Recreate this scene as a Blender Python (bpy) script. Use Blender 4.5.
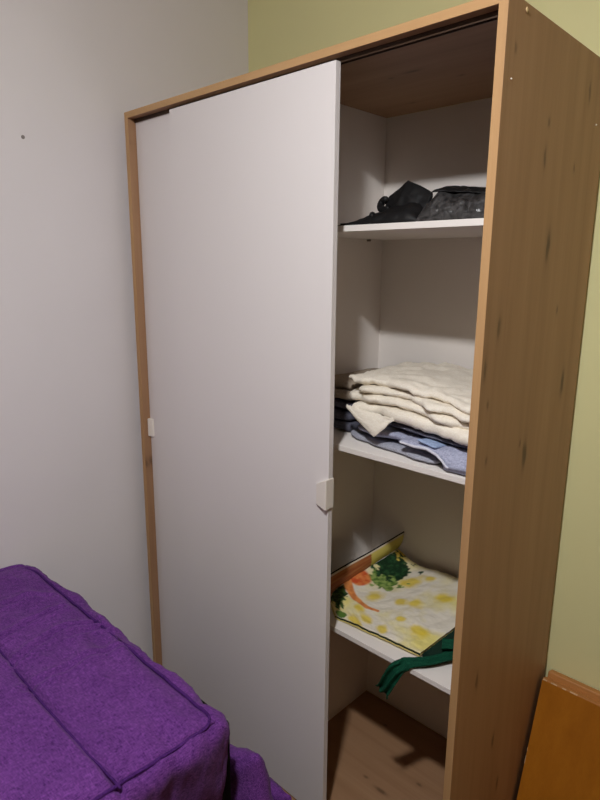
import bpy, bmesh, math, random
from mathutils import Vector, Matrix, noise as mnoise

for o in list(bpy.data.objects):
    bpy.data.objects.remove(o, do_unlink=True)
scene = bpy.context.scene
COL = scene.collection
random.seed(7)

# ------------------------------------------------------------------ camera
W, H, D = 1.2, 2.0, 0.516           # wardrobe size
CAM = Vector((1.7125, -1.0295, 1.5537))
yaw, pitch, roll, fpx = 0.76025, -0.21921, 0.00684, 597.13
fw = Vector((-math.sin(yaw) * math.cos(pitch), math.cos(yaw) * math.cos(pitch), math.sin(pitch)))
rt = Vector((math.cos(yaw), math.sin(yaw), 0))
up = rt.cross(fw)
r2 = rt * math.cos(roll) + up * math.sin(roll)
u2 = -rt * math.sin(roll) + up * math.cos(roll)
cd = bpy.data.cameras.new('camera')
cam = bpy.data.objects.new('camera', cd)
COL.objects.link(cam)
cam.matrix_world = Matrix(((r2.x, u2.x, -fw.x, CAM.x), (r2.y, u2.y, -fw.y, CAM.y),
                           (r2.z, u2.z, -fw.z, CAM.z), (0, 0, 0, 1)))
cd.sensor_fit = 'VERTICAL'
cd.sensor_height = 24.0
cd.lens = fpx * 24.0 / 800.0
cd.clip_start = 0.02
scene.camera = cam

# ------------------------------------------------------------------ world, exposure
world = bpy.data.worlds.new('world')
scene.world = world
world.use_nodes = True
world.node_tree.nodes['Background'].inputs[0].default_value = (0.9, 0.85, 0.8, 1)
world.node_tree.nodes['Background'].inputs[1].default_value = 0.02
vs = scene.view_settings
vs.view_transform = 'Standard'
vs.look = 'None'
vs.exposure = 0.0
vs.gamma = 1.0
vs.use_curve_mapping = False
LAMP = Vector((1.37, -0.93, 2.33))
BULB_R = 0.038
BULB_STRENGTH = 1150.0
BULB_COLOR = (0.985, 0.99, 1.0, 1)


# ------------------------------------------------------------------ material helpers
class NT:
    def __init__(self, name):
        self.m = bpy.data.materials.new(name)
        self.m.use_nodes = True
        self.t = self.m.node_tree
        self.b = self.t.nodes['Principled BSDF']

    def n(self, typ, **kw):
        nd = self.t.nodes.new(typ)
        for k, v in kw.items():
            if k.startswith('_'):
                setattr(nd, k[1:], v)
            else:
                key = int(k[1:]) if k[0] == 'i' and k[1:].isdigit() else k.replace('__', ' ')
                self.set(nd.inputs[key], v)
        return nd

    def set(self, sock, v):
        if isinstance(v, bpy.types.NodeSocket):
            self.t.links.new(v, sock)
        else:
            sock.default_value = v

    def coords(self, scale=(1, 1, 1), loc=(0, 0, 0), rot=(0, 0, 0)):
        tc = self.n('ShaderNodeTexCoord')
        mp = self.n('ShaderNodeMapping', Vector=tc.outputs['Object'], Scale=scale, Location=loc, Rotation=rot)
        return mp.outputs[0]

    def noise(self, vec, scale, detail=3, rough=0.5, dist=0.0):
        return self.n('ShaderNodeTexNoise', Vector=vec, Scale=scale, Detail=detail, Roughness=rough,
                      Distortion=dist).outputs[0]

    def math(self, op, a, b=0.0, c=0.0, clamp=False):
        nd = self.n('ShaderNodeMath', _operation=op, _use_clamp=clamp, i0=a, i1=b)
        self.set(nd.inputs[2], c)
        return nd.outputs[0]

    def ramp(self, fac, stops):
        nd = self.n('ShaderNodeValToRGB', Fac=fac)
        cr = nd.color_ramp
        while len(cr.elements) < len(stops):
            cr.elements.new(0.5)
        for e, (p, c) in zip(cr.elements, stops):
            e.position = p
            e.color = (c[0], c[1], c[2], 1)
        return nd.outputs[0]

    def mix(self, fac, a, b, mode='MIX'):
        nd = self.n('ShaderNodeMix', _data_type='RGBA', _blend_type=mode)
        self.set(nd.inputs[0], fac)
        self.set(nd.inputs[6], a if isinstance(a, bpy.types.NodeSocket) else (*a, 1))
        self.set(nd.inputs[7], b if isinstance(b, bpy.types.NodeSocket) else (*b, 1))
        return nd.outputs[2]

    def bump(self, h, strength=0.3, dist=0.002):
        nd = self.n('ShaderNodeBump', Strength=strength, Distance=dist, Height=h)
        self.t.links.new(nd.outputs[0], self.b.inputs['Normal'])

    def out(self, color, rough=0.5, spec=0.5, metallic=0.0):
        self.set(self.b.inputs['Base Color'], color if isinstance(color, bpy.types.NodeSocket) else (*color, 1))
        self.set(self.b.inputs['Roughness'], rough)
        self.set(self.b.inputs['Specular IOR Level'], spec)
        self.set(self.b.inputs['Metallic'], metallic)
        return self.m


def s2l(r, g, b):
    f = lambda c: (c / 255 / 12.92) if c / 255 <= 0.04045 else ((c / 255 + 0.055) / 1.055) ** 2.4
    return (f(r), f(g), f(b))


def plain(name, col, rough=0.5, spec=0.4, var=0.04, scale=6.0, bump=0.0, bscale=300.0):
    t = NT(name)
    v = t.coords()
    f = t.noise(v, scale, 3)
    c2 = tuple(min(1, c * (1 + var)) for c in col)
    c1 = tuple(c * (1 - var) for c in col)
    c = t.ramp(f, [(0.3, c1), (0.7, c2)])
    if bump:
        t.bump(t.noise(t.coords(), bscale, 3), bump, 0.001)
    return t.out(c, rough, spec)


def wood(name, c_dark, c_mid, c_light, axis='z', rough=0.5, knots=(), plane='yz', seed=0.0, knotcol=(0.06, 0.03, 0.015)):
    """grain runs along axis; knots = (a, b, size) in the given plane"""
    t = NT(name)
    sc = {'x': (1.2, 22, 22), 'y': (22, 1.2, 22), 'z': (22, 22, 1.2)}[axis]
    fs = {'x': (6, 320, 320), 'y': (320, 6, 320), 'z': (320, 320, 6)}[axis]
    v = t.coords(sc, (seed, seed * 1.7, seed * 0.3))
    broad = t.noise(v, 1.0, 4, 0.55, 0.4)
    fine = t.noise(t.coords(fs), 1.0, 2, 0.6)
    f = t.math('ADD', t.math('MULTIPLY', broad, 0.75), t.math('MULTIPLY', fine, 0.25))
    c = t.ramp(f, [(0.25, c_dark), (0.5, c_mid), (0.75, c_light)])
    if knots:
        tc = t.n('ShaderNodeTexCoord')
        wob = t.noise(t.coords((60, 60, 25)), 1.0, 2)
        sp = t.n('ShaderNodeSeparateXYZ', i0=tc.outputs['Object'])
        ax = {'x': 0, 'y': 1, 'z': 2}
        A, B = sp.outputs[ax[plane[0]]], sp.outputs[ax[plane[1]]]
        A = t.math('ADD', A, t.math('MULTIPLY', t.math('SUBTRACT', wob, 0.5), 0.016))
        tot = None
        for a, b, s in knots:
            wdt = (0.004, 0.0055, 0.008)[s - 1]
            ln = (0.008, 0.018, 0.026)[s - 1]
            if plane[1] != axis:
                wdt, ln = ln, wdt
            da = t.math('MULTIPLY', t.math('SUBTRACT', A, a), 1 / wdt)
            db = t.math('MULTIPLY', t.math('SUBTRACT', B, b), 1 / ln)
            d2 = t.math('ADD', t.math('MULTIPLY', da, da), t.math('MULTIPLY', db, db))
            g = t.math('DIVIDE', (0.5, 0.62, 0.78)[s - 1], t.math('ADD', t.math('MULTIPLY', d2, t.math('MULTIPLY', d2, 0.7)), 1.0))
            tot = g if tot is None else t.math('MAXIMUM', tot, g)
        c = t.mix(tot, c, knotcol)
    t.bump(fine, 0.08, 0.0006)
    return t.out(c, rough, 0.3)


def fabric(name, c1, c2, scale=420.0, rough=0.9, bump=0.4, fold=0.0, sheen=0.0):
    t = NT(name)
    a = t.noise(t.coords((scale, scale * 0.12, scale * 0.5)), 1.0, 2, 0.6)
    b = t.noise(t.coords((scale * 0.12, scale, scale * 0.5)), 1.0, 2, 0.6)
    f = t.math('ADD', t.math('MULTIPLY', a, 0.5), t.math('MULTIPLY', b, 0.5))
    cl = t.noise(t.coords(), 14.0, 3)
    f2 = t.math('ADD', f, t.math('MULTIPLY', t.math('SUBTRACT', cl, 0.5), 0.12))
    c = t.ramp(f2, [(0.36, c1), (0.64, c2)])
    h = f
    if fold:
        h = t.math('ADD', f, t.math('MULTIPLY', t.noise(t.coords(), 22.0, 4, 0.55, 0.6), fold))
    t.bump(h, bump, 0.0025)
    m = t.out(c, rough, 0.15)
    t.b.inputs['Sheen Weight'].default_value = sheen
    return m


# ------------------------------------------------------------------ mesh helpers
def link(name, me, mat=None, parent=None, base=None, smooth=True):
    """me is in world coordinates; base is where the origin goes"""
    o = bpy.data.objects.new(name, me)
    COL.objects.link(o)
    off = Vector((0, 0, 0))
    if parent is not None:
        o.parent = parent
        off = Vector(parent.location)
    elif base is not None:
        off = Vector(base)
        o.location = off
    if off.length > 0:
        me.transform(Matrix.Translation(-off))
    if mat:
        me.materials.append(mat)
    if smooth:
        me.polygons.foreach_set('use_smooth', [True] * len(me.polygons))
    me.update()
    return o


def bm_mesh(name, bm, **kw):
    me = bpy.data.meshes.new(name)
    bmesh.ops.recalc_face_normals(bm, faces=bm.faces)
    bm.to_mesh(me)
    bm.free()
    return me


def box_mesh(name, lo, hi, bev=0.0015, seg=2):
    bm = bmesh.new()
    bmesh.ops.create_cube(bm, size=1)
    for v in bm.verts:
        v.co = Vector([lo[i] + (v.co[i] + 0.5) * (hi[i] - lo[i]) for i in range(3)])
    if bev:
        bmesh.ops.bevel(bm, geom=list(bm.edges), offset=bev, segments=seg, affect='EDGES', profile=0.5)
    return bm_mesh(name, bm)


def box(name, lo, hi, mat, parent=None, bev=0.0015, base=None):
    return link(name, box_mesh(name, lo, hi, bev), mat, parent, base, smooth=False)


def prism(name, pts, axis, a, b, mat, parent=None, bev=0.001):
    """polygon pts in the two other axes, extruded along axis from a to b"""
    bm = bmesh.new()
    mk = {'x': lambda p, q: (q, p[0], p[1]), 'y': lambda p, q: (p[0], q, p[1]), 'z': lambda p, q: (p[0], p[1], q)}[axis]
    v0 = [bm.verts.new(mk(p, a)) for p in pts]
    v1 = [bm.verts.new(mk(p, b)) for p in pts]
    bm.faces.new(v0)
    bm.faces.new(v1[::-1])
    n = len(pts)
    for i in range(n):
        bm.faces.new((v0[i], v0[(i + 1) % n], v1[(i + 1) % n], v1[i]))
    if bev:
        bmesh.ops.recalc_face_normals(bm, faces=bm.faces)
        bmesh.ops.bevel(bm, geom=list(bm.edges), offset=bev, segments=2, affect='EDGES')
    return link(name, bm_mesh(name, bm), mat, parent, smooth=False)


def tube_mesh(name, pts, rad, closed=False, seg=8):
    bm = bmesh.new()
    pts = [Vector(p) for p in pts]
    n = len(pts)
    rings = []
    ref = Vector((0, 0, 1))
    for i, p in enumerate(pts):
        if closed:
            tg = pts[(i + 1) % n] - pts[i - 1]
        else:
            tg = pts[min(i + 1, n - 1)] - pts[max(i - 1, 0)]
        tg.normalize()
        rf = ref if abs(tg.z) < 0.9 else Vector((1, 0, 0))
        s = tg.cross(rf).normalized()
        q = s.cross(tg).normalized()
        r = rad(i / max(1, n - 1)) if callable(rad) else rad
        rings.append([bm.verts.new(p + (s * math.cos(k * 2 * math.pi / seg) + q * math.sin(k * 2 * math.pi / seg)) * r) for k in range(seg)])
    rng = range(n) if closed else range(n - 1)
    for i in rng:
        a, b = rings[i], rings[(i + 1) % n]
        for k in range(seg):
            bm.faces.new((a[k], a[(k + 1) % seg], b[(k + 1) % seg], b[k]))
    if not closed:
        bm.faces.new(rings[0][::-1])
        bm.faces.new(rings[-1])
    return bm_mesh(name, bm)


def lathe_mesh(name, prof, c, seg=24):
    bm = bmesh.new()
    rings = []
    for r, z in prof:
        rings.append([bm.verts.new((c[0] + r * math.cos(2 * math.pi * k / seg), c[1] + r * math.sin(2 * math.pi * k / seg), c[2] + z)) for k in range(seg)])
    for a, b in zip(rings, rings[1:]):
        for k in range(seg):
            bm.faces.new((a[k], a[(k + 1) % seg], b[(k + 1) % seg], b[k]))
    bm.faces.new(rings[0][::-1])
    bm.faces.new(rings[-1])
    return bm_mesh(name, bm)


def fbm(x, y, z, oct=4):
    return mnoise.fractal(Vector((x, y, z)), 1.0, 2.0, oct, noise_basis='PERLIN_ORIGINAL')


def grid_shell(name, fn, nu, nv, thick, us=None, vsn=None):
    """closed thin shell: fn(u, v) in 0..1 gives a point on the upper side"""
    us = us or [i / nu for i in range(nu + 1)]
    vv = vsn or [j / nv for j in range(nv + 1)]
    P = [[Vector(fn(u, v)) for v in vv] for u in us]
    a, b = len(us), len(vv)
    bm = bmesh.new()
    top = [[None] * b for _ in range(a)]
    bot = [[None] * b for _ in range(a)]
    for i in range(a):
        for j in range(b):
            du = P[min(i + 1, a - 1)][j] - P[max(i - 1, 0)][j]
            dv = P[i][min(j + 1, b - 1)] - P[i][max(j - 1, 0)]
            nn = du.cross(dv)
            nn = nn.normalized() if nn.length > 1e-12 else Vector((0, 0, 1))
            th = thick(us[i], vv[j]) if callable(thick) else thick
            top[i][j] = bm.verts.new(P[i][j])
            bot[i][j] = bm.verts.new(P[i][j] - nn * th)
    for i in range(a - 1):
        for j in range(b - 1):
            bm.faces.new((top[i][j], top[i + 1][j], top[i + 1][j + 1], top[i][j + 1]))
            bm.faces.new((bot[i][j], bot[i][j + 1], bot[i + 1][j + 1], bot[i + 1][j]))
    for i in range(a - 1):
        bm.faces.new((top[i][0], bot[i][0], bot[i + 1][0], top[i + 1][0]))
        bm.faces.new((top[i][b - 1], top[i + 1][b - 1], bot[i + 1][b - 1], bot[i][b - 1]))
    for j in range(b - 1):
        bm.faces.new((top[0][j], top[0][j + 1], bot[0][j + 1], bot[0][j]))
        bm.faces.new((top[a - 1][j], bot[a - 1][j], bot[a - 1][j + 1], top[a - 1][j + 1]))
    return bm


def edge_spacing(n, e=0.12):
    """0..1 parameters that crowd towards both ends"""
    return [0.5 - 0.5 * math.copysign(abs(math.cos(math.pi * i / n)) ** 0.75, math.cos(math.pi * i / n)) for i in range(n + 1)]


def slab_into(bm, quad, mid, th, nu=40, nv=28, wob=0.006, seed=0.0, power=20.0, wrink=0.003):
    """soft folded layer: quad = 4 plan corners (fl, fr, br, bl), mid(x, y) = mid height"""
    us, vv = edge_spacing(nu), edge_spacing(nv)
    q = [Vector((c[0], c[1])) for c in quad]
    top, bot = [], []
    for u in us:
        rt_, rb_ = [], []
        for v in vv:
            a, b = 2 * u - 1, 2 * v - 1
            # round the plan corners a little
            rr = (abs(a) ** 10 + abs(b) ** 10) ** 0.1
            k = max(abs(a), abs(b)) / rr if rr > 1e-9 else 1
            uu, vw = (a * k + 1) / 2, (b * k + 1) / 2
            p = q[0] * (1 - uu) * (1 - vw) + q[1] * uu * (1 - vw) + q[2] * uu * vw + q[3] * (1 - uu) * vw
            e = max(abs(a), abs(b))
            p.x += wob * e * fbm(p.x * 9 + seed, p.y * 9, seed) * 2
            p.y += wob * e * fbm(p.x * 11, p.y * 9 + seed, seed + 5) * 2
            prof = max(0.0, 1 - e ** power) ** 0.5
            m = mid(p.x, p.y)
            w = wrink * fbm(p.x * 26 + seed, p.y * 26, seed) + 0.5 * wrink * fbm(p.x * 60, p.y * 60 + seed, seed)
            rt_.append(bm.verts.new((p.x, p.y, m + prof * (th / 2) + w)))
            if e > 0.9999:
                rb_.append(rt_[-1])
            else:
                rb_.append(bm.verts.new((p.x, p.y, m - prof * (th / 2) + w)))
        top.append(rt_)
        bot.append(rb_)
    for i in range(nu):
        for j in range(nv):
            bm.faces.new((top[i][j], top[i + 1][j], top[i + 1][j + 1], top[i][j + 1]))
            f = (bot[i][j], bot[i][j + 1], bot[i + 1][j + 1], bot[i + 1][j])
            if len(set(f)) == 4:
                try:
                    bm.faces.new(f)
                except ValueError:
                    pass


def rounded_box_mesh(name, lo, hi, r, n=(40, 40, 20), disp=None, ylist=None):
    """box of soft fabric: rounded edges, dense enough to be displaced"""
    c = (Vector(lo) + Vector(hi)) / 2
    hs = (Vector(hi) - Vector(lo)) / 2
    bm = bmesh.new()
    cache = {}

    def par(k, m):
        if ylist and m == len(ylist) - 1:
            return ylist[k]
        return -1 + 2 * k / m

    def vert(a, b, d):
        key = (round(a, 6), round(b, 6), round(d, 6))
        if key in cache:
            return cache[key]

        def warp(t, h):     # crowd samples near the edges
            return math.copysign(1 - (1 - abs(t)) ** 1.6, t) * h
        q = Vector((warp(a, hs.x), b * hs.y if ylist else warp(b, hs.y), warp(d, hs.z)))
        inner = Vector([max(-(hs[i] - r), min(hs[i] - r, q[i])) for i in range(3)])
        dlt = q - inner
        p = inner + dlt.normalized() * r if dlt.length > 1e-9 else q
        nn = dlt.normalized() if dlt.length > 1e-9 else Vector((0, 0, 1))
        p = p + c
        if disp:
            p = disp(p, nn)
        cache[key] = bm.verts.new(p)
        return cache[key]
    nx, ny, nz = n
    for s in (-1, 1):
        for i in range(nx):
            for j in range(ny):
                f = [vert(par(i, nx), par(j, ny), s), vert(par(i + 1, nx), par(j, ny), s), vert(par(i + 1, nx), par(j + 1, ny), s), vert(par(i, nx), par(j + 1, ny), s)]
                bm.faces.new(f)
        for i in range(nx):
            for k in range(nz):
                bm.faces.new([vert(par(i, nx), s, par(k, nz)), vert(par(i + 1, nx), s, par(k, nz)), vert(par(i + 1, nx), s, par(k + 1, nz)), vert(par(i, nx), s, par(k + 1, nz))])
        for j in range(ny):
            for k in range(nz):
                bm.faces.new([vert(s, par(j, ny), par(k, nz)), vert(s, par(j + 1, ny), par(k, nz)), vert(s, par(j + 1, ny), par(k + 1, nz)), vert(s, par(j, ny), par(k + 1, nz))])
    return bm_mesh(name, bm)


def empty(name, loc):
    o = bpy.data.objects.new(name, None)
    COL.objects.link(o)
    o.location = loc
    o.empty_display_size = 0.1
    return o


def tag(o, label=None, cat=None, group=None, kind=None):
    if label:
        o['label'] = label
    if cat:
        o['category'] = cat
    if group:
        o['group'] = group
    if kind:
        o['kind'] = kind
    return o


# ------------------------------------------------------------------ materials
M = {}
M['wall_white'] = plain('wall_white', s2l(224, 219, 220), 0.85, 0.1, 0.02, 3.0, 0.12, 160)
M['wall_green'] = plain('wall_green', s2l(228, 224, 170), 0.85, 0.1, 0.02, 3.0, 0.12, 160)
M['wall_tan'] = plain('wall_tan', s2l(190, 168, 132), 0.85, 0.1, 0.02, 3.0)
M['ceiling'] = plain('ceiling_white', s2l(228, 224, 218), 0.9, 0.1, 0.02, 3.0)
M['melamine'] = plain('white_melamine', s2l(227, 221, 219), 0.42, 0.35, 0.008, 2.0)
M['inner_white'] = plain('white_interior_laminate', s2l(236, 229, 223), 0.75, 0.12, 0.01, 2.0)
M['plastic_white'] = plain('white_plastic', s2l(236, 228, 218), 0.4, 0.4, 0.01)
OD, OM, OL = s2l(148, 111, 80), s2l(163, 125, 93), s2l(174, 137, 104)
KN = [(0.039, 1.922, 1), (0.204, 1.831, 1), (0.201, 1.765, 2), (0.356, 1.764, 1), (0.404, 1.923, 2), (0.256, 1.598, 3),
      (0.34, 1.464, 1), (0.059, 1.443, 2), (0.417, 1.288, 3), (0.014, 1.367, 2), (0.038, 1.295, 1), (0.204, 1.183, 1),
      (0.232, 1.15, 3), (0.048, 1.179, 1), (0.088, 0.656, 2), (0.203, 0.426, 2), (0.252, 0.265, 2)]
M['oak_side'] = wood('oak_side', OD, OM, OL, 'z', 0.5, KN, 'yz', 0.0)
M['oak_v'] = wood('oak_upright', OD, OM, OL, 'z', 0.5, [(0.0216, 0.907, 2), (0.010, 1.915, 1)], 'xz', 3.0)
M['oak_h'] = wood('oak_board', OD, OM, OL, 'x', 0.5, [(0.88, 0.203, 2), (0.8185, 0.2117, 1), (0.736, 0.424, 1), (0.95, 0.30, 1)], 'xy', 5.0)
M['oak_edge_v'] = wood('oak_edge_upright', s2l(172, 132, 90), s2l(186, 146, 101), s2l(198, 160, 114), 'z', 0.5, (), 'xz', 8.0)
M['oak_edge_h'] = wood('oak_edge_board', s2l(172, 132, 90), s2l(186, 146, 101), s2l(198, 160, 114), 'x', 0.5, (), 'xz', 9.0)
M['track'] = plain('brown_plastic_track', s2l(66, 48, 34), 0.5, 0.3, 0.05)
M['purple'] = fabric('purple_weave', s2l(57, 20, 84), s2l(123, 68, 149), 760.0, 0.95, 0.28, 0.0, 0.05)
M['piping'] = fabric('purple_piping', s2l(48, 18, 74), s2l(84, 40, 116), 760.0, 0.95, 0.4)
M['black_fabric'] = plain('black_lining', s2l(22, 20, 22), 0.9, 0.1, 0.1)
M['cream'] = fabric('cream_linen', s2l(232, 221, 203), s2l(246, 239, 226), 700.0, 0.9, 0.35, 0.8)
M['greige'] = fabric('greige_cotton', s2l(150, 136, 120), s2l(172, 158, 142), 600.0, 0.9, 0.35, 0.6)
M['denim'] = fabric('light_denim', s2l(138, 141, 166), s2l(186, 189, 210), 600.0, 0.9, 0.4, 0.9)
M['denim_blue'] = fabric('blue_denim', s2l(134, 152, 190), s2l(168, 186, 216), 600.0, 0.9, 0.4, 0.6)
M['denim_grey'] = fabric('grey_denim', s2l(140, 141, 154), s2l(180, 181, 194), 600.0, 0.9, 0.4, 0.8)
M['navy'] = fabric('dark_navy_cotton', s2l(70, 70, 82), s2l(104, 104, 118), 600.0, 0.9, 0.4, 0.6)
M['hem'] = fabric('pale_hem', s2l(190, 192, 206), s2l(222, 222, 232), 600.0, 0.9, 0.3)
M['green_web'] = fabric('dark_green_webbing', s2l(8, 52, 38), s2l(20, 84, 60), 700.0, 0.85, 0.5, 0.8)
M['olive'] = plain('green_trim', s2l(20, 44, 34), 0.8, 0.2, 0.15)
M['black_nylon'] = plain('black_nylon', s2l(15, 14, 15), 0.6, 0.35, 0.25, 20.0, 0.6, 60)
M['orange_wood'] = wood('orange_veneer', s2l(152, 90, 16), s2l(166, 101, 21), s2l(178, 112, 27), 'z', 0.5, (), 'yz', 11.0)
M['orange_edge'] = wood('orange_edge', s2l(170, 112, 58), s2l(184, 126, 70), s2l(198, 142, 86), 'x', 0.5, (), 'xz', 12.0)
M['chip'] = plain('raw_chipboard', s2l(214, 180, 140), 0.9, 0.1, 0.2, 120.0)
M['floor'] = wood('floor_laminate', s2l(84, 58, 38), s2l(100, 70, 46), s2l(112, 80, 54), 'y', 0.45, (), 'xy', 15.0)
M['grey_plug'] = plain('grey_wall_plug', s2l(136, 128, 124), 0.8, 0.2, 0.1)
M['metal'] = plain('steel_pin', s2l(120, 104, 88), 0.4, 0.6, 0.05)
M['brass'] = plain('pale_screw_cap', s2l(206, 178, 132), 0.4, 0.5, 0.05)
M['black_cord'] = plain('black_cord', s2l(24, 24, 24), 0.6, 0.3)

t = NT('grey_plastic_film')
v = t.coords()
n1 = t.noise(v, 38.0, 4, 0.6, 1.2)
c = t.ramp(n1, [(0.35, s2l(20, 19, 19)), (0.72, s2l(84, 82, 82))])
t.bump(t.noise(v, 55.0, 3, 0.6, 0.8), 0.9, 0.004)
M['plastic_film'] = t.out(c, 0.28, 0.6)

t = NT('glowing_bulb')
t.b.inputs['Emission Color'].default_value = BULB_COLOR
t.b.inputs['Emission Strength'].default_value = BULB_STRENGTH
M['bulb'] = t.out((0.9, 0.9, 0.85), 0.3)

t = NT('printed_shopping_bag')
at = t.n('ShaderNodeVertexColor', _layer_name='print')
t.bump(t.noise(t.coords(), 28.0, 3, 0.5), 0.25, 0.006)
M['bag_print'] = t.out(at.outputs['Color'], 0.42, 0.4)

# ------------------------------------------------------------------ the room
XL, YB, XR, YF, ZC = -0.035, 0.53, 3.10, -3.60, 2.55
TH = 0.1
tag(box('floor', (XL - TH, YF - TH, -0.05), (XR + TH, YB + TH, 0.0), M['floor'], bev=0), kind='structure')
tag(box('ceiling', (XL - TH, YF - TH, ZC), (XR + TH, YB + TH, ZC + 0.05), M['ceiling'], bev=0), kind='structure')
wl = tag(box('wall_left', (XL - TH, YF - TH, 0), (XL, YB, ZC), M['wall_white'], bev=0), kind='structure')
tag(box('wall_back', (XL - TH, YB, 0), (XR + TH, YB + TH, ZC), M['wall_green'], bev=0), kind='structure')
tag(box('wall_right', (XR, YF - TH, 0), (XR + TH, YB, ZC), M['wall_tan'], bev=0), kind='structure')
tag(box('wall_front', (XL, YF - TH, 0), (XR, YF, ZC), M['wall_tan'], bev=0), kind='structure')
# small plugged nail hole in the white wall
hole = link('wall_plug', lathe_mesh('wall_plug', [(0.0, 0), (0.0052, 0), (0.0046, 0.0015), (0.001, 0.0022)], (0, 0, 0), 14), M['grey_plug'])
hole.data.transform(Matrix.Rotation(math.pi / 2, 4, 'Y'))
hole.location = (XL, -0.2917, 1.8935)
tag(hole, 'small grey nail plug in the bare white wall', 'wall plug')

# ------------------------------------------------------------------ wardrobe
PT = 0.0172                       # panel thickness
ZB = 0.049                        # top of the bottom board
w = empty('wardrobe', (0, 0, 0))
tag(w, 'oak-effect wardrobe with white sliding doors, right compartment open', 'wardrobe')


def edged(name, lo, hi, mat, ename, elo, ehi, emat):
    p = box(name, lo, hi, mat, w, 0.0008)
    e = box(ename, elo, ehi, emat, None, 0.0006)
    e.parent = p
    return p


EB = 0.0012
sl = edged('side_panel', (0, EB, 0), (PT, D, H), M['oak_v'], 'edge_band', (0, 0, 0), (PT, EB, H), M['oak_edge_v'])
sr = edged('side_panel', (W - PT, EB, 0), (W, D, H), M['oak_side'], 'edge_band', (W - PT, 0, 0), (W, EB, H), M['oak_edge_v'])
tp = edged('top_panel', (PT, EB, H - PT), (W - PT, D, H), M['oak_h'], 'edge_band', (PT, 0, H - PT), (W - PT, EB, H), M['oak_edge_h'])
bp = edged('bottom_panel', (PT, EB, ZB - PT), (W - PT, D, ZB), M['oak_h'], 'edge_band', (PT, 0, ZB - PT), (W - PT, EB, ZB), M['oak_edge_h'])
box('plinth', (PT, 0.03, 0), (W - PT, 0.046, ZB - PT), M['oak_h'], w)
box('back_panel', (PT, 0.5163, ZB), (W - PT, 0.5205, H - PT), M['inner_white'], w, 0.0005)
XP = 0.5874
box('partition', (XP - 0.016, 0.05, ZB), (XP, 0.5163, H - PT), M['inner_white'], w, 0.0008)
ST = 0.0140
SHELF = [1.6491, 1.1134, 0.5951]
for z in SHELF:
    s = box('shelf', (XP, 0.0921, z - ST), (W - PT - 0.001, 0.5160, z), M['inner_white'], w, 0.0008)
    for yy in (0.15, 0.44):
        pin = link('shelf_pin', tube_mesh('shelf_pin', [(XP - 0.002, yy, z - ST - 0.003), (XP + 0.012, yy, z - ST - 0.003)], 0.003), M['metal'])
        pin.parent = s
# running tracks under the top board
for y0, dz_ in ((0.0228, 0.0105), (0.0440, 0.006)):
    box('top_track', (PT, y0, H - PT - dz_), (W - PT, y0 + 0.0018, H - PT), M['track'], w, 0.0003)
box('top_track', (PT, 0.0505, H - PT - 0.003), (W - PT, 0.054, H - PT), M['track'], w, 0.0003)
for y0 in (0.0115, 0.0330):
    box('bottom_track', (PT, y0, ZB), (W - PT, y0 + 0.003, ZB + 0.003), M['track'], w, 0.0003)
DT, DB = 1.9735, 0.0545
XD = 0.825
front = box('sliding_door', (XD - 0.600, 0.0052, DB), (XD, 0.0212, DT), M['melamine'], w, 0.0009)
rear = box('sliding_door', (PT + 0.001, 0.0262, DB), (PT + 0.601, 0.0422, DT), M['melamine'], w, 0.0009)
bm = bmesh.new()
ring = [(0.786, 0.0052, 0.984, 1.034), (0.791, 0.0000, 0.983, 1.036), (0.8240, -0.0080, 0.979, 1.0545), (0.8290, -0.0080, 0.979, 1.0560), (0.8290, 0.0212, 0.981, 1.0560), (XD, 0.0212, 0.981, 1.0560), (XD, 0.0052, 0.981, 1.0555)]
lo_ = [bm.verts.new((x_, y_, a_)) for x_, y_, a_, b_ in ring]
hi_ = [bm.verts.new((x_, y_, b_)) for x_, y_, a_, b_ in ring]
bm.faces.new(lo_)
bm.faces.new(hi_[::-1])
for k in range(len(ring)):
    bm.faces.new((lo_[k], lo_[(k + 1) % len(ring)], hi_[(k + 1) % len(ring)], hi_[k]))
bmesh.ops.recalc_face_normals(bm, faces=bm.faces)
bmesh.ops.bevel(bm, geom=list(bm.edges), offset=0.0010, segments=2, affect='EDGES')
h1 = link('handle', bm_mesh('handle', bm), M['plastic_white'], smooth=False)
h1.parent = front
h2 = prism('handle', [(PT + 0.024, 0.0262), (PT + 0.021, 0.0215), (PT + 0.004, 0.0160), (PT + 0.0005, 0.0160), (PT + 0.0005, 0.0262)], 'z', 0.998, 1.058, M['plastic_white'], None, 0.0010)
h2.parent = rear
# screw caps on the outer side panel
for yy, zz, rr, mt in ((0.069, 1.988, 0.0045, 'brass'), (0.029, 1.871, 0.0016, 'plastic_white'), (0.46, 1.867, 0.0022, 'plastic_white')):
    me = lathe_mesh('screw_cap', [(rr * 0.9, 0), (rr, 0.0008), (rr * 0.6, 0.0022)], (0, 0, 0), 14)
    me.transform(Matrix.Translation((W, yy, zz)) @ Matrix.Rotation(math.pi / 2, 4, 'Y'))
    sc_ = link('screw_cap', me, M[mt])
    sc_.parent = sr

# ------------------------------------------------------------------ bed with purple cover
BX0, BX1, BY0, BY1, BZ0, BZ1 = XL + 0.012, 0.940, -2.30, -0.384, 0.12, 0.70
bed = empty('bed', (0.46, -1.35, 0))
tag(bed, 'bed covered in purple woven upholstery standing before the wardrobe', 'bed')
SEAMY = -0.63


CREASE = [
    [(0.368, -0.612), (0.347, -0.544), (0.342, -0.457)],
    [(0.47, -0.623), (0.433, -0.517), (0.452, -0.418)],
    [(0.575, -0.644), (0.575, -0.549), (0.58, -0.432)],
    [(0.48, -0.503), (0.469, -0.448), (0.495, -0.388)],
    [(0.226, -0.552), (0.224, -0.501), (0.261, -0.452)]]


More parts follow.
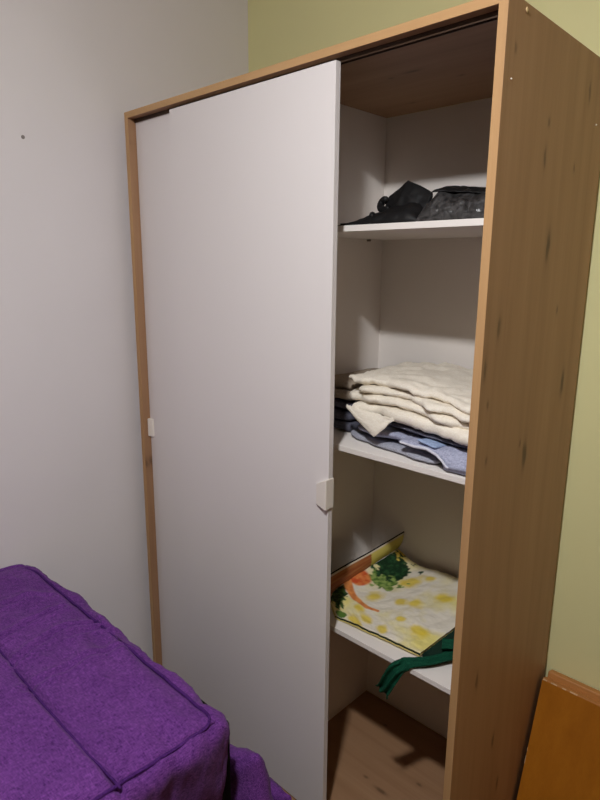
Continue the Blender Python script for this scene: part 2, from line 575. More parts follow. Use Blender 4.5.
def seg_dist(x, y, pl):
    best = 9.0
    for (ax, ay), (bx, by) in zip(pl, pl[1:]):
        t_ = max(0, min(1, ((x - ax) * (bx - ax) + (y - ay) * (by - ay)) / ((bx - ax) ** 2 + (by - ay) ** 2)))
        best = min(best, math.hypot(x - ax - t_ * (bx - ax), y - ay - t_ * (by - ay)))
    return best


def groove(d, wd, dep):
    return -dep * math.exp(-(d / wd) ** 2)


def bed_disp(p, nn):
    q = p.copy()
    x, y, z = p
    if nn.z > 0.3:
        # distance to the welt that runs inside the rim
        d = min(BX1 - x + 0.016, x - BX0, BY1 - y + 0.006, y - BY0)
        zz = 0.0
        zz += groove(d - 0.042, 0.006, 0.005)
        zz += groove(y - SEAMY - 0.004 * math.sin(x * 7), 0.0065, 0.011)
        zz += groove(y + 1.20, 0.006, 0.007)
        if x < 0.75 and y > -0.72:
            for n_, pl in enumerate(CREASE):
                dd = seg_dist(x, y, pl)
                zz += (groove(dd, 0.0065, 0.008) + 0.006 * math.exp(-((dd - 0.016) / 0.009) ** 2)) * (1.0, 0.8, 0.55, 0.6, 0.7)[n_]
        # puffed panels
        zz += 0.010 * min(1, max(0, d - 0.042) / 0.06)
        k = math.exp(-((y + 0.50) / 0.16) ** 2)
        fade = 0.35 + 0.65 * max(0, min(1, (0.62 - x) / 0.5))
        s = (y + 0.05 * math.sin(x * 2.2) + 0.12 * x)
        zz += 0.0105 * k * fade * math.sin(s * 75 + 1.6 * fbm(x * 2.5, y * 6, 3.1)) * (0.6 + fbm(x * 3, y * 3, 9))
        zz += 0.005 * fbm(x * 4.0, y * 7.0, 1.0) + 0.003 * fbm(x * 14, y * 22, 4.0)
        q.z += zz * nn.z
    # the far corner by the wall is softly rounded in plan
    cx_, cy_ = BX0 + 0.13, BY1 - 0.10
    if x < cx_ and y > cy_:
        dx_, dy_ = (cx_ - x) / 0.13, (y - cy_) / 0.10
        k_ = max(dx_, dy_) / max(1e-6, math.hypot(dx_, dy_))
        q.x, q.y = cx_ - (cx_ - x) * (0.35 + 0.65 * k_), cy_ + (y - cy_) * (0.35 + 0.65 * k_)
    # soft sides
    side = Vector((nn.x, nn.y, 0))
    if side.length > 0.2:
        a = 0.010 * fbm(x * 7, y * 7, z * 5) + 0.006 * fbm(x * 18, y * 18, z * 8)
        q += side.normalized() * (a - 0.16 * max(0.0, min(0.3, 0.66 - z)))
        q.z += (0.010 * fbm(x * 8, y * 8, 2.0) if z > 0.6 else 0)
    return q


hy = (BY1 - BY0) / 2
yl = [BY0 + 0.012 * i for i in range(5)] + [BY0 + 0.06 + (1.10) * i / 40 for i in range(40)]
yy = BY0 + 1.16
while yy < BY1 - 0.0615:
    yl.append(yy)
    yy += 0.0034
yl += [BY1 - 0.06 + 0.06 * (1 - (1 - i / 20) ** 1.5) for i in range(21)]
ylist = [(v_ - (BY0 + BY1) / 2) / hy for v_ in yl]
ylist[0], ylist[-1] = -1.0, 1.0
me = rounded_box_mesh('cover', (BX0, BY0, BZ0), (BX1, BY1, BZ1), 0.036, (430, len(ylist) - 1, 40), bed_disp, ylist)
cover = link('cover', me, M['purple'], bed)


def rrect(x0, y0, x1, y1, r, zf, n=10, step=0.012):
    pts = []
    for cx, cy, a0 in ((x1 - r, y1 - r, 0), (x0 + r, y1 - r, 90), (x0 + r, y0 + r, 180), (x1 - r, y0 + r, 270)):
        for i in range(n + 1):
            a = math.radians(a0 + 90 * i / n)
            pts.append((cx + r * math.cos(a), cy + r * math.sin(a)) if a0 != 90 else (x0 + 0.10 + 0.10 * math.cos(a), y1 - 0.10 + 0.10 * math.sin(a)))
    out = []
    for (ax, ay), (bx, by) in zip(pts, pts[1:] + pts[:1]):
        m = max(1, int(math.hypot(bx - ax, by - ay) / step))
        for i in range(m):
            out.append((ax + (bx - ax) * i / m, ay + (by - ay) * i / m))
    return [(x, y, zf(x, y)) for x, y in out]


ins = 0.042
pz = lambda x, y: BZ1 - 0.002 + 0.006 * fbm(x * 4.0, y * 7.0, 1.0) + 0.003 * fbm(x * 14, y * 22, 4.0)
me = tube_mesh('piping', rrect(BX0 + ins, BY0 + ins, BX1 - ins + 0.016, BY1 - ins + 0.006, 0.030, pz), 0.0034, True)
pp = link('piping', me, M['piping'], bed)
me = tube_mesh('seam_shade', [(x_ / 200, SEAMY + 0.004 * math.sin(x_ / 200 * 7), pz(x_ / 200, SEAMY) + 0.0022) for x_ in range(4, 186)], 0.0026, seg=6)  # dark tube gives the seam groove its shade line by colour
link('seam_shade', me, M['piping'], bed)
box('bed_frame', (BX0 + 0.03, BY0 + 0.03, 0.06), (BX1 - 0.03, BY1 - 0.03, 0.13), M['black_fabric'], bed, 0.004)
box('dark_gap_board', (0.62, BY1 - 0.03, 0.08), (0.897, BY1 + 0.014, 0.654), M['black_fabric'], bed, 0.006)  # black board added to stand in for the dark gap at the bed's corner
for x in (BX0 + 0.06, BX1 - 0.10):
    for y in (BY0 + 0.06, BY1 - 0.10):
        box('leg', (x, y, 0), (x + 0.04, y + 0.04, 0.07), M['black_fabric'], bed, 0.002)

# cushions squeezed between bed and wardrobe
def cushion(name, c, sx, sz, th, rz, ry, seed):
    bm = bmesh.new()
    n = 36
    rows = []
    R = Matrix.Translation(c) @ Matrix.Rotation(rz, 4, 'Z') @ Matrix.Rotation(ry, 4, 'Y')
    for s in (-1, 1):
        g = []
        for i in range(n + 1):
            r = []
            for j in range(n + 1):
                a, b = -1 + 2 * i / n, -1 + 2 * j / n
                e = max(abs(a), abs(b))
                if s == 1 and e > 0.9999:
                    r.append(rows[0][i][j])
                    continue
                t_ = (max(0, (1 - a * a)) * max(0, (1 - b * b))) ** 0.42
                pull = 0.05
                x = sx * a * (1 - pull * (1 - b * b) * abs(a))
                z = sz * b * (1 - pull * (1 - a * a) * abs(b))
                y = s * th * t_ + 0.006 * fbm(a * 2 + seed, b * 2, s) + 0.004 * fbm(a * 6 + seed, b * 6, s)
                r.append(bm.verts.new(R @ Vector((x, y, z))))
            g.append(r)
        rows.append(g)
    for g in rows:
        for i in range(n):
            for j in range(n):
                f = (g[i][j], g[i + 1][j], g[i + 1][j + 1], g[i][j + 1])
                try:
                    bm.faces.new(f)
                except ValueError:
                    pass
    return bm_mesh(name, bm)


me = cushion('cushion', Vector((0.794, -0.298, 0.283)), 0.19, 0.19, 0.058, 0.0, -0.38, 1.0)
o = link('cushion', me, M['purple'], None, (0.794, -0.298, 0.03))
tag(o, 'purple woven cushion squeezed between bed end and sliding door, higher of two', 'cushion', 'purple cushions behind the bed')
me = cushion('cushion', Vector((0.735, -0.18, 0.158)), 0.155, 0.155, 0.042, 0.0, -0.03, 4.0)
o = link('cushion', me, M['purple'], None, (0.735, -0.18, 0.0))
tag(o, 'purple woven cushion squeezed between bed end and sliding door, lower of two', 'cushion', 'purple cushions behind the bed')

# ------------------------------------------------------------------ board leaning by the wardrobe
brd = empty('wooden_panel', (1.50, 0.42, 0))
tag(brd, 'orange-brown veneered wooden panel leaning on the green wall beside the wardrobe', 'panel')
LEAN = math.atan2(0.14, 0.455)


def board_part(name, x0, x1, a0, a1, h0, h1, mat, bev=0.0008, parent=brd, mesh_only=False):
    """a = depth from the front face, h = along the board, both in the leaning frame"""
    me = box_mesh(name, (x0, a0, h0), (x1, a1, h1), bev)
    X = Matrix.Translation((0, 0.330, 0.006)) @ Matrix.Rotation(-LEAN, 4, 'X')
    me.transform(X)
    return link(name, me, mat, parent, smooth=False)


HB = 0.474
board_part('core', 1.2125, 1.86, 0.002, 0.024, 0.0, HB - 0.002, M['orange_edge'])
board_part('back_layer', 1.2145, 1.86, 0.0245, 0.052, 0.0, HB + 0.018, M['orange_edge'], 0.004)
board_part('front_veneer', 1.2110, 1.8610, 0.0, 0.0022, 0.0, HB - 0.004, M['orange_wood'], 0.0005)
board_part('top_edge_band', 1.2110, 1.8610, 0.0045, 0.024, HB - 0.002, HB, M['orange_edge'], 0.0006)
random.seed(3)
x = 1.213
while x < 1.30:
    l = random.uniform(0.006, 0.022)
    board_part('chipped_edge', x, x + l, 0.0005, random.uniform(0.003, 0.0058), HB - random.uniform(0.006, 0.0045), HB - 0.0012, M['chip'], 0.0006)
    x += l + random.uniform(0.004, 0.016)
board_part('chipped_edge', 1.2102, 1.2125, 0.0, 0.005, 0.235, 0.258, M['chip'], 0.0006)
board_part('chipped_edge', 1.2102, 1.2125, 0.0, 0.004, 0.270, 0.280, M['chip'], 0.0006)

# ------------------------------------------------------------------ shelf 1: black bags
Z1 = SHELF[0]


def interp(tab, x):
    if x <= tab[0][0]:
        return tab[0][1]
    for (a, b), (c_, d_) in zip(tab, tab[1:]):
        if x <= c_:
            return b + (d_ - b) * (x - a) / (c_ - a)
    return tab[-1][1]


def crumple(name, x0, x1, y0, y1, prof, nx, ny, seed, amp, ridge, mat):
    """crumpled bag lying on a shelf; prof(x) is its height"""
    bm = bmesh.new()
    top = []
    bot = []
    for i in range(nx + 1):
        rt_, rb_ = [], []
        for j in range(ny + 1):
            u, v = i / nx, j / ny
            x = x0 + (x1 - x0) * u
            y = y0 + (y1 - y0) * v
            e = max(abs(2 * u - 1), abs(2 * v - 1))
            edge = max(0.0, 1 - abs(2 * v - 1) ** 3) ** 0.6 * max(0.0, 1 - abs(2 * u - 1) ** 8) ** 0.5
            h = prof(x) * edge
            c1 = abs(mnoise.noise(Vector((x * 14 + seed, y * 14, seed))))
            c2 = abs(mnoise.noise(Vector((x * 34 + seed, y * 30, seed + 2))))
            h *= 1 + ridge * (0.5 - c1 * 2.0) + ridge * 0.5 * (0.4 - c2 * 2)
            wx = amp * fbm(x * 16, y * 16 + seed, seed) * (0.3 + e)
            wy = amp * fbm(x * 16 + 7, y * 16 + seed, seed) * (0.3 + e)
            rt_.append(bm.verts.new((x + wx, y + wy, Z1 + 0.0035 + max(0.0, h))))
            rb_.append(rt_[-1] if e > 0.9999 else bm.verts.new((x + wx, y + wy, Z1 + 0.0010)))
        top.append(rt_)
        bot.append(rb_)
    for i in range(nx):
        for j in range(ny):
            bm.faces.new((top[i][j], top[i + 1][j], top[i + 1][j + 1], top[i][j + 1]))
            f = (bot[i][j], bot[i][j + 1], bot[i + 1][j + 1], bot[i + 1][j])
            if len(set(f)) > 2 and set(f) != set((top[i][j], top[i + 1][j], top[i + 1][j + 1], top[i][j + 1])):
                try:
                    bm.faces.new(f)
                except ValueError:
                    pass
    return bm_mesh(name, bm)


bb = empty('black_bag', (0.88, 0.25, Z1))
tag(bb, 'crumpled black nylon bag with pointed flap on the top shelf', 'bag')
P1 = [(0.74, 0.010), (0.78, 0.020), (0.82, 0.036), (0.86, 0.046), (0.92, 0.052), (0.96, 0.050), (0.985, 0.045)]
me = crumple('bag_body', 0.735, 0.957, 0.125, 0.40, lambda x: interp(P1, x), 60, 44, 2.0, 0.006, 0.16, None)
link('bag_body', me, M['black_nylon'], bb)


def flap_fn(u, v):      # stiff folded flap standing up to a point
    top = [Vector(p) for p in ((0.832, 0.200, Z1 + 0.070), (0.881, 0.205, Z1 + 0.103), (0.918, 0.203, Z1 + 0.088), (0.952, 0.200, Z1 + 0.070))]
    bot = [Vector(p) for p in ((0.828, 0.185, Z1 + 0.020), (0.875, 0.165, Z1 + 0.016), (0.925, 0.165, Z1 + 0.016), (0.954, 0.170, Z1 + 0.016))]
    f = u * 3
    i_ = min(2, int(f))
    p = bot[i_].lerp(bot[i_ + 1], f - i_).lerp(top[i_].lerp(top[i_ + 1], f - i_), v)
    p.y += 0.004 * fbm(u * 3, v * 3, 5.0) - 0.006 * math.sin(v * 3.1)
    return p


link('flap', bm_mesh('flap', grid_shell('flap', flap_fn, 36, 16, 0.012)), M['black_nylon'], bb)
# rolled strap loop on the left
pts = []
for i in range(60):
    a = i / 59
    th_ = -0.4 + a * 4.6
    pts.append((0.822 + 0.017 * math.cos(th_ + 1.2) + 0.02 * a, 0.185 + 0.01 * math.sin(a * 5), Z1 + 0.050 + 0.0125 * math.sin(th_ + 1.2)))
link('strap', tube_mesh('strap', pts, 0.0088, seg=10), M['black_nylon'], bb)
pts = [(0.830 - 0.085 * a, 0.14 + 0.02 * math.sin(a * 4), Z1 + 0.005 + 0.020 * (1 - a) ** 2) for a in [i / 20 for i in range(21)]]
link('strap', tube_mesh('strap', pts, lambda a: 0.0075 * (1 - 0.6 * a), seg=8), M['black_nylon'], bb)

P2 = [(0.95, 0.052), (0.972, 0.068), (1.00, 0.070), (1.05, 0.064), (1.08, 0.060), (1.12, 0.058), (1.175, 0.056)]
me = crumple('plastic_bag', 0.962, 1.174, 0.115, 0.33, lambda x: interp(P2, x), 80, 56, 9.0, 0.005, 0.13, None)
pb = empty('plastic_bag', (1.06, 0.24, Z1))
tag(pb, 'shiny dark grey plastic bag crumpled beside the black bag', 'plastic bag')
link('bag_body', me, M['plastic_film'], pb)


def fold_pt(u, v):
    x = 0.984 + 0.176 * u
    z = Z1 + 0.006 + interp(P2, x) * (0.86 + 0.24 * math.sin(min(1.0, v * 1.4) * 1.57)) + 0.002 * fbm(x * 40, v * 3, 4.0)
    return Vector((x, 0.150 + 0.012 * fbm(x * 22, 1.0, 2.0) + 0.11 * v, z))


link('fold', bm_mesh('fold', grid_shell('fold', fold_pt, 60, 16, 0.002)), M['black_nylon'], pb)

# ------------------------------------------------------------------ shelf 2: folded clothes
Z2 = SHELF[1]


def folded(name, layers, mat, base, label, cat, group=None, extra=None):
    bm = bmesh.new()
    for kw in layers:
        slab_into(bm, **kw)
    if extra:
        extra(bm)
    o = link(name, bm_mesh(name, bm), mat, None, base)
    return tag(o, label, cat, group)


# dark folded trousers on the left, partly behind the door
for k, (lab) in enumerate(('lowest dark navy folded trousers beside the partition', 'middle dark navy folded trousers beside the partition', 'uppermost dark navy folded trousers beside the partition')):
    zc = Z2 + 0.0145 + k * 0.0265
    folded('folded_trousers', [dict(quad=[(0.600, 0.20 + 0.006 * k), (0.735, 0.185 + 0.01 * k), (0.735, 0.47), (0.600, 0.47)], mid=lambda x, y, z=zc: z, th=0.0245, nu=24, nv=24, wob=0.005, seed=20 + k, wrink=0.0012)],
           M['navy'], (0.667, 0.33, Z2 + k * 0.0265), lab, 'trousers', 'dark trousers stack')
zc = Z2 + 0.081 + 0.030
folded('folded_towel', [dict(quad=[(0.600, 0.215), (0.742, 0.19), (0.742, 0.47), (0.600, 0.47)], mid=lambda x, y: Z2 + 0.097 + 0.004 * math.sin(x * 20), th=0.026, nu=24, nv=24, wob=0.006, seed=31, wrink=0.002),
                        dict(quad=[(0.602, 0.225), (0.738, 0.20), (0.738, 0.47), (0.602, 0.47)], mid=lambda x, y: Z2 + 0.124 + 0.004 * math.sin(x * 20), th=0.026, nu=24, nv=24, wob=0.006, seed=33, wrink=0.002)],
       M['greige'], (0.667, 0.33, Z2 + 0.08), 'greyish beige folded towel on top of the dark trousers', 'towel')

def wave(x, y):
    return 0.006 * math.sin((x - 0.75) * 9 + 0.4) * (1 - 1.6 * (y - 0.12)) + 0.012 * max(0, y - 0.15)


# grey denim lying flat at the bottom
folded('folded_jeans', [dict(quad=[(0.742, 0.170), (1.05, 0.100), (1.06, 0.45), (0.75, 0.45)], mid=lambda x, y: Z2 + 0.0098, th=0.0165, wob=0.006, seed=41, wrink=0.0010)],
       M['denim_grey'], (0.90, 0.30, Z2), 'grey washed denim folded flat under the blue jeans', 'jeans')
# blue jeans with a pale hem
jn = empty('blue_jeans', (0.96, 0.28, Z2))
tag(jn, 'light blue jeans folded with a pale hem over the shelf edge', 'jeans')
bm = bmesh.new()
slab_into(bm, [(0.80, 0.140), (1.150, 0.118), (1.165, 0.46), (0.77, 0.46)], lambda x, y: Z2 + 0.034 + wave(x, y), 0.027, seed=44, wrink=0.003, wob=0.010, power=9.0)
link('jeans_body', bm_mesh('jeans_body', bm), M['denim'], jn)


def leg_pt(u, v):       # folded trouser leg: u across from left to right, v from front to back
    x = 0.955 + 0.205 * u
    y = 0.103 - 0.006 * u + 0.30 * v + 0.006 * math.sin(u * 7) * (1 - v)
    edge = interp([(0.0, 0.0445), (0.2, 0.0400), (0.38, 0.0430), (0.52, 0.037), (0.60, 0.027), (0.66, 0.0155), (0.72, 0.0170), (0.80, 0.021), (1.0, 0.026)], u)
    body = interp([(0.0, 0.047), (0.3, 0.0485), (0.6, 0.0495), (0.85, 0.0495), (1.0, 0.043)], u)
    k = min(1.0, v / 0.16)
    k = 1 - (1 - k) ** 2.2
    z = Z2 + edge * (1 - k) + (body + 0.3 * wave(x, y)) * k + 0.003 * fbm(x * 30, y * 26, 5.0) * k
    return Vector((x, y - 0.006 * math.sin(k * 3.14), z))


link('jeans_leg', bm_mesh('jeans_leg', grid_shell('jeans_leg', leg_pt, 60, 50, 0.004)), M['denim'], jn)
pts = [leg_pt(0.02 + 0.66 * i / 50, 0.0) + Vector((0, -0.002, -0.001)) for i in range(51)]
link('hem', tube_mesh('hem', pts, lambda a: 0.0024 + 0.0014 * math.sin(a * 3.14), seg=8), M['hem'], jn)


def front_pt(u, v):     # the leg's bulging front below the hem, at the right
    x = 1.078 + 0.080 * u
    z1_ = leg_pt((x - 0.955) / 0.205, 0.0).z
    b = math.sin(v * 3.0)
    return Vector((x, 0.103 - 0.016 * b * (0.6 + 0.4 * u), Z2 + 0.0035 + (z1_ + 0.008 - Z2) * v))


link('jeans_cuff', bm_mesh('jeans_cuff', grid_shell('jeans_cuff', front_pt, 24, 16, 0.004)), M['denim'], jn)
pk = bmesh.new()
slab_into(pk, [(1.000, 0.106), (1.055, 0.101), (1.06, 0.145), (1.01, 0.148)], lambda x, y: Z2 + 0.0525 + wave(x, y) - 0.06 * (x - 1.0), 0.007, nu=20, nv=16, seed=47, wob=0.003, wrink=0.001, power=8)
link('pocket', bm_mesh('pocket', pk), M['denim_blue'], jn)
folded('dark_shirt', [dict(quad=[(0.765, 0.150), (1.14, 0.124), (1.15, 0.46), (0.76, 0.46)], mid=lambda x, y: Z2 + 0.0605 + wave(x, y), th=0.016, wob=0.006, seed=52, wrink=0.002, power=8.0)],
       M['navy'], (0.95, 0.3, Z2 + 0.05), 'dark navy folded shirt between blue jeans and cream sheets', 'shirt')

# cream sheets
ZS = Z2 + 0.069


def creammid(off, tilt=1.0):
    return lambda x, y: ZS + off * (1 - 0.15 * max(0, x - 0.95) / 0.2) + 1.3 * wave(x, y) + 0.012 * max(0, y - 0.15) * (tilt - 1)


def droop(bm):
    # corner of the lowest sheet hanging over the jeans
    A, B, T = Vector((0.772, 0.133, ZS + 0.026)), Vector((0.930, 0.121, ZS + 0.020)), Vector((0.8815, 0.112, Z2 + 0.038))

    def fn(u, v):
        a = A.lerp(B, u)
        b = A.lerp(T, u / 0.66) if u < 0.66 else T.lerp(B, (u - 0.66) / 0.34)
        p = a.lerp(b, v)
        p.y -= 0.008 * math.sin(v * 2.6) * math.sin(u * 3.14) + 0.003 * fbm(u * 4, v * 3, 2)
        return p
    g = grid_shell('d', fn, 26, 14, 0.004)
    me_ = bpy.data.meshes.new('tmp')
    g.to_mesh(me_)
    g.free()
    bm.from_mesh(me_)
    bpy.data.meshes.remove(me_)


Q = [(0.768, 0.135), (1.160, 0.105), (1.170, 0.47), (0.760, 0.47)]
folded('folded_sheet', [dict(quad=Q, mid=creammid(0.0175), th=0.032, seed=61, wob=0.010, wrink=0.003, nu=60, nv=40)],
       M['cream'], (0.96, 0.3, ZS), 'lowest cream folded sheet with one corner drooping over the jeans', 'folded sheet', 'cream sheets on the middle shelf', droop)
folded('folded_sheet', [dict(quad=[(0.752, 0.150), (1.155, 0.115), (1.165, 0.47), (0.755, 0.47)], mid=creammid(0.045), th=0.0225, seed=66, wob=0.014, wrink=0.004, nu=60, nv=40),
                        dict(quad=[(0.778, 0.150), (1.150, 0.112), (1.165, 0.47), (0.765, 0.47)], mid=creammid(0.0655), th=0.0195, seed=69, wob=0.014, wrink=0.004, nu=60, nv=40)],
       M['cream'], (0.96, 0.3, ZS + 0.04), 'middle cream folded sheet with loosely rippled front folds', 'folded sheet', 'cream sheets on the middle shelf')
folded('folded_sheet', [dict(quad=[(0.748, 0.172), (1.155, 0.125), (1.170, 0.47), (0.740, 0.47)], mid=creammid(0.086, 1.8), th=0.020, seed=72, wob=0.010, wrink=0.006, nu=70, nv=50)],
       M['cream'], (0.96, 0.3, ZS + 0.08), 'uppermost cream folded sheet with a crinkled top', 'folded sheet', 'cream sheets on the middle shelf')

# ------------------------------------------------------------------ shelf 3: shopping bag
Z3 = SHELF[2]
bag = empty('shopping_bag', (0.85, 0.30, Z3))
tag(bag, 'yellow and white reusable shopping bag with printed vegetables and green handles', 'shopping bag')
LEFT = [Vector(p) for p in ((0.757, 0.125, Z3 + 0.011), (0.690, 0.185, Z3 + 0.018), (0.690, 0.270, Z3 + 0.032), (0.704, 0.370, Z3 + 0.053), (0.712, 0.490, Z3 + 0.067))]
RIGHT = [Vector(p) for p in ((1.022, 0.140, Z3 + 0.016), (1.026, 0.21, Z3 + 0.020), (1.034, 0.29, Z3 + 0.030), (1.045, 0.40, Z3 + 0.046), (1.055, 0.50, Z3 + 0.066))]
RIM = [Vector(p) for p in ((0.652, 0.140, Z3 + 0.047), (0.666, 0.21, Z3 + 0.0655), (0.681, 0.28, Z3 + 0.0804), (0.696, 0.36, Z3 + 0.0928), (0.725, 0.500, Z3 + 0.1226))]


def crv(tab, t_):
    n = len(tab) - 1
    i = min(int(t_ * n), n - 1)
    f = t_ * n - i
    p0, p1, p2, p3 = tab[max(i - 1, 0)], tab[i], tab[i + 1], tab[min(i + 2, n)]
    return 0.5 * ((2 * p1) + (-p0 + p2) * f + (2 * p0 - 5 * p1 + 4 * p2 - p3) * f * f + (-p0 + 3 * p1 - 3 * p2 + p3) * f ** 3)


def face_pt(u, v):      # u from left to right, v from front to back
    a, b = crv(LEFT, v), crv(RIGHT, v)
    p = a.lerp(b, u)
    flat = Z3 + 0.016 + 0.010 * v + 0.018 * v * v * min(1.0, u / 0.5)
    k = max(0.0, 1 - u / 0.28)
    p.z = flat + (a.z - flat) * k ** 1.5 + (b.z - flat) * max(0, u - 0.6) / 0.4
    p.z += 0.005 * math.sin(u * 9 + v * 4) * math.sin(v * 3.1) + 0.004 * fbm(u * 4, v * 4, 8.0) + 0.002 * fbm(u * 11, v * 11, 3.0)
    p.z = max(p.z, Z3 + 0.0085)
    return p


def blob(u, v, cu, cv, ru, rv, wob=0.35, seed=0.0, fr=16.0, soft=5.0):
    d = math.hypot((u - cu) / ru, (v - cv) / rv)
    d += wob * fbm(u * fr + seed, v * fr, seed, 3)
    return max(0.0, min(1.0, (1.0 - d) * soft))


def mixc(a, b, t_):
    return tuple(a[i] + (b[i] - a[i]) * t_ for i in range(3))


CREAM, YEL, PALE, LEAF, DKLEAF, ORANGE, RED, BROWN, OLIVE = (s2l(236, 228, 212), s2l(232, 204, 50), s2l(236, 222, 136), s2l(88, 122, 52), s2l(18, 50, 30), s2l(232, 150, 84), s2l(206, 84, 44), s2l(168, 108, 62), s2l(190, 176, 74))
random.seed(12)
FLOW = [(0.363, 0.775, 0.085), (0.463, 0.863, 0.045), (0.288, 0.488, 0.075), (0.50, 0.513, 0.06), (0.25, 0.06, 0.085), (0.388, 0.15, 0.075), (0.55, 0.10, 0.06), (0.838, 0.25, 0.08),
        (0.06, 0.935, 0.075), (0.613, 0.55, 0.06), (0.72, 0.72, 0.07), (0.30, 0.25, 0.05), (0.66, 0.30, 0.04), (0.90, 0.86, 0.05)]


def face_col(u, v):
    c_ = mixc(CREAM, PALE, max(0, min(1, 0.25 + 1.1 * fbm(u * 3.2, v * 3.2, 20.0) + 1.2 * max(0, u - 0.7))))
    for i, (a, b, r) in enumerate(FLOW):
        c_ = mixc(c_, YEL, 0.85 * blob(u, v, a, b, r * 1.25, r * 1.1, 0.45, i * 3.1, 9.0, 1.7))
    c_ = mixc(c_, mixc(LEAF, s2l(150, 172, 96), max(0, min(1, 0.5 + 2 * fbm(u * 30, v * 30, 6.0)))), blob(u, v, 0.17, 0.69, 0.14, 0.095, 0.8, 3.0, 15.0, 8.0))
    c_ = mixc(c_, mixc(DKLEAF, s2l(44, 84, 50), max(0, min(1, 0.2 + 2 * fbm(u * 34, v * 34, 16.0)))), blob(u, v, 0.10, 0.835, 0.19, 0.105, 0.75, 5.0, 16.0, 9.0))
    c_ = mixc(c_, mixc(DKLEAF, s2l(70, 104, 48), max(0, min(1, 0.3 + 2 * fbm(u * 30, v * 30, 26.0)))), blob(u, v, 0.06, 0.27, 0.085, 0.15, 0.6, 7.0, 18.0))
    c_ = mixc(c_, LEAF, blob(u, v, 0.085, 0.06, 0.09, 0.06, 0.6, 8.0, 12.0))
    c_ = mixc(c_, mixc(RED, ORANGE, max(0, min(1, 0.4 + 2 * fbm(u * 12, v * 9, 2.0)))), blob(u, v, 0.035, 0.575, 0.10, 0.095, 0.12, 9.0, 8.0))
    # tapering carrot from the red ball towards the middle
    best = 9.0
    pth = [(0.0, 0.47), (0.10, 0.40), (0.188, 0.35), (0.338, 0.305), (0.438, 0.312)]
    for q_, ((au, av), (bu, bv)) in enumerate(zip(pth, pth[1:])):
        L2 = (bu - au) ** 2 + (bv - av) ** 2
        t_ = max(0, min(1, ((u - au) * (bu - au) + (v - av) * (bv - av)) / L2))
        d = math.hypot(u - au - t_ * (bu - au), v - av - t_ * (bv - av))
        best = min(best, d / (0.042 - 0.006 * (q_ + t_)))
    c_ = mixc(c_, mixc(ORANGE, s2l(214, 128, 70), max(0, min(1, 0.5 + 2 * fbm(u * 20, v * 20, 1.0)))), max(0, min(1, (1 - best) * 4)))
    return c_


NU, NV = 150, 150
bm = grid_shell('front_face', face_pt, NU, NV, 0.0022)
# grid_shell vertex order: top, bottom alternately
me = bpy.data.meshes.new('front_face')
bm.verts.index_update()
cols = []
for i in range(NU + 1):
    for j in range(NV + 1):
        c_ = face_col(i / NU, j / NV)
        cols.append(c_)
        cols.append(s2l(206, 196, 160))
bmesh.ops.recalc_face_normals(bm, faces=bm.faces)
bm.to_mesh(me)
bm.free()
ca = me.color_attributes.new('print', 'FLOAT_COLOR', 'POINT')
for i, c_ in enumerate(cols):
    ca.data[i].color = (*c_, 1)
link('front_face', me, M['bag_print'], bag)


def band_pt(u, v):      # folded-up rim: u along the left edge, v upwards
    p = crv(LEFT, 0.16 + 0.84 * u).lerp(crv(RIM, u), v)
    p.x += 0.006 * math.sin(v * 3.14)
    p.z += 0.001
    return p


def band_col(u, v):
    c_ = mixc(BROWN, s2l(150, 82, 46), max(0, min(1, 0.5 + 1.5 * fbm(u * 3, v * 14, 2.0))))
    if u > 0.66 + 0.1 * v:
        c_ = mixc(OLIVE, s2l(216, 200, 110), v)
    if v > 0.90:
        c_ = s2l(214, 200, 178)
    return c_


bm = grid_shell('rim_band', band_pt, 80, 16, 0.0022)
me = bpy.data.meshes.new('rim_band')
bmesh.ops.recalc_face_normals(bm, faces=bm.faces)
bm.to_mesh(me)
bm.free()
ca = me.color_attributes.new('print', 'FLOAT_COLOR', 'POINT')
k = 0
for i in range(81):
    for j in range(17):
        ca.data[k].color = (*band_col(i / 80, j / 16), 1)
        ca.data[k + 1].color = (*s2l(200, 190, 150), 1)
        k += 2
link('rim_band', me, M['bag_print'], bag)
link('rim_binding', tube_mesh('rim_binding', [crv(RIM, i / 50) + Vector((-0.002, 0.003, 0.002)) for i in range(51)], 0.0022, seg=6), M['black_fabric'], bag)


def back_pt(u, v):      # the bag's other face under the printed one
    p = face_pt(u * 0.985 + 0.01, v * 0.97 + 0.012)
    p.z = max(Z3 + 0.0035, min(p.z - 0.008, Z3 + 0.012 + 0.5 * max(0, p.z - Z3 - 0.02)))
    p.y -= 0.004
    return p


me = bm_mesh('back_face', grid_shell('back_face', back_pt, 40, 40, 0.0022))
ca = me.color_attributes.new('print', 'FLOAT_COLOR', 'POINT')
for d_ in ca.data:
    d_.color = (*s2l(226, 208, 130), 1)
link('back_face', me, M['bag_print'], bag)
# dark binding along the front opening and the right gusset
pts = [face_pt(i / 60, 0.0) + Vector((0, -0.0015, -0.0035)) for i in range(61)]
link('binding', tube_mesh('binding', pts, 0.0014, seg=6), M['olive'], bag)


def gus_pt(u, v):
    a = face_pt(1.0, 0.02 + 0.7 * u)
    p = a + Vector((0.004 + 0.035 * v * min(1, u * 3), 0, -0.0025))
    p.z = a.z - 0.0025 + (Z3 + 0.004 - a.z + 0.0025) * v + 0.004 * math.sin(u * 8) * v * (1 - v)
    return p


link('gusset', bm_mesh('gusset', grid_shell('gusset', gus_pt, 30, 8, 0.0015)), M['olive'], bag)


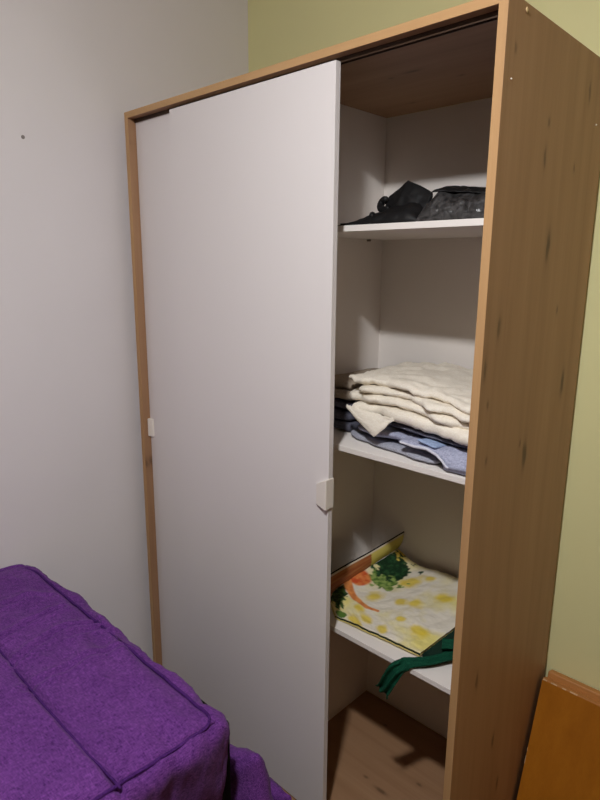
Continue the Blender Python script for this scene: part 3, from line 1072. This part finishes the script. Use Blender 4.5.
def strap_fn(path, wid, seed):
    P = [Vector(p) for p in path]

    def fn(u, v):
        c_ = crv(P, u)
        d_ = (crv(P, min(1, u + 0.02)) - crv(P, max(0, u - 0.02)))
        d_.normalize()
        # width direction: level, across the strap
        s_ = Vector((-d_.y, d_.x, 0))
        if s_.length < 0.35:
            s_ = Vector((1, 0.0, 0)) * 1.0
        s_.normalize()
        b = v - 0.5
        wv = wid * (1 + 0.15 * math.sin(u * 9 + seed))
        p = c_ + s_ * (b * wv)
        p += Vector((0, 0, 1)) * (0.006 * math.sin(b * 12 + u * 5 + seed) + 0.003 * fbm(u * 8, v * 4, seed))
        return p
    return fn


# strap from the gusset over the shelf edge, then hanging
def hang_fn(u, v):
    path = [Vector(p) for p in ((1.110, 0.290, Z3 + 0.020), (1.088, 0.205, Z3 + 0.012), (1.052, 0.136, Z3 + 0.008), (1.020, 0.100, Z3 + 0.007), (0.998, 0.079, Z3 - 0.006), (0.982, 0.074, Z3 - 0.040), (0.966, 0.076, Z3 - 0.078), (0.956, 0.080, Z3 - 0.095))]
    c_ = crv(path, u)
    b = v - 0.5
    wd = 0.044 * (1 - 0.25 * u) * (1.25 if u > 0.93 else 1)
    across = Vector((0.86, -0.30, 0.0)) if u < 0.5 else Vector((0.95, -0.05, -0.30))
    across.normalize()
    lift = Vector((0, 0, 1)) if u < 0.5 else Vector((0, -1, 0))
    p = c_ + across * (b * wd) + lift * (0.005 + 0.006 * math.cos(b * 11 + u * 7) + 0.003 * fbm(u * 9, v * 5, 3))
    if p.y > 0.088:
        p.z = max(p.z, Z3 + 0.004)
    return p


link('handle_strap', bm_mesh('handle_strap', grid_shell('handle_strap', hang_fn, 70, 16, 0.0018)), M['green_web'], bag)
# second handle loop lying by the gusset
pts2 = [(1.048, 0.20, Z3 + 0.024), (1.075, 0.215, Z3 + 0.030), (1.095, 0.245, Z3 + 0.028), (1.10, 0.31, Z3 + 0.022), (1.085, 0.37, Z3 + 0.020)]
f2 = strap_fn(pts2, 0.034, 2.0)
link('handle_strap', bm_mesh('handle_strap', grid_shell('handle_strap', f2, 40, 10, 0.0018)), M['green_web'], bag)

# ------------------------------------------------------------------ ceiling lamp (out of frame, lights the room)
lp = empty('pendant_lamp', (LAMP.x, LAMP.y, ZC))
tag(lp, 'small flat dish lamp hanging on a short black cord from the ceiling', 'lamp')
link('ceiling_rose', lathe_mesh('ceiling_rose', [(0.045, 0), (0.045, -0.012), (0.03, -0.025), (0.006, -0.028)], (LAMP.x, LAMP.y, ZC)), M['plastic_white'], lp)
link('cord', tube_mesh('cord', [(LAMP.x, LAMP.y, ZC - 0.02), (LAMP.x, LAMP.y, LAMP.z + 0.07)], 0.003), M['black_cord'], lp)
link('shade', lathe_mesh('shade', [(0.006, 0.075), (0.022, 0.068), (0.030, 0.040), (0.066, 0.008), (0.066, 0.002), (0.046, 0.001)], LAMP, 32), M['plastic_white'], lp)
prof = [(0.046 * math.cos(math.radians(a)), -0.030 * math.sin(math.radians(a))) for a in range(0, 90, 8)]
link('diffuser', lathe_mesh('diffuser', prof, LAMP, 28), M['bulb'], lp)
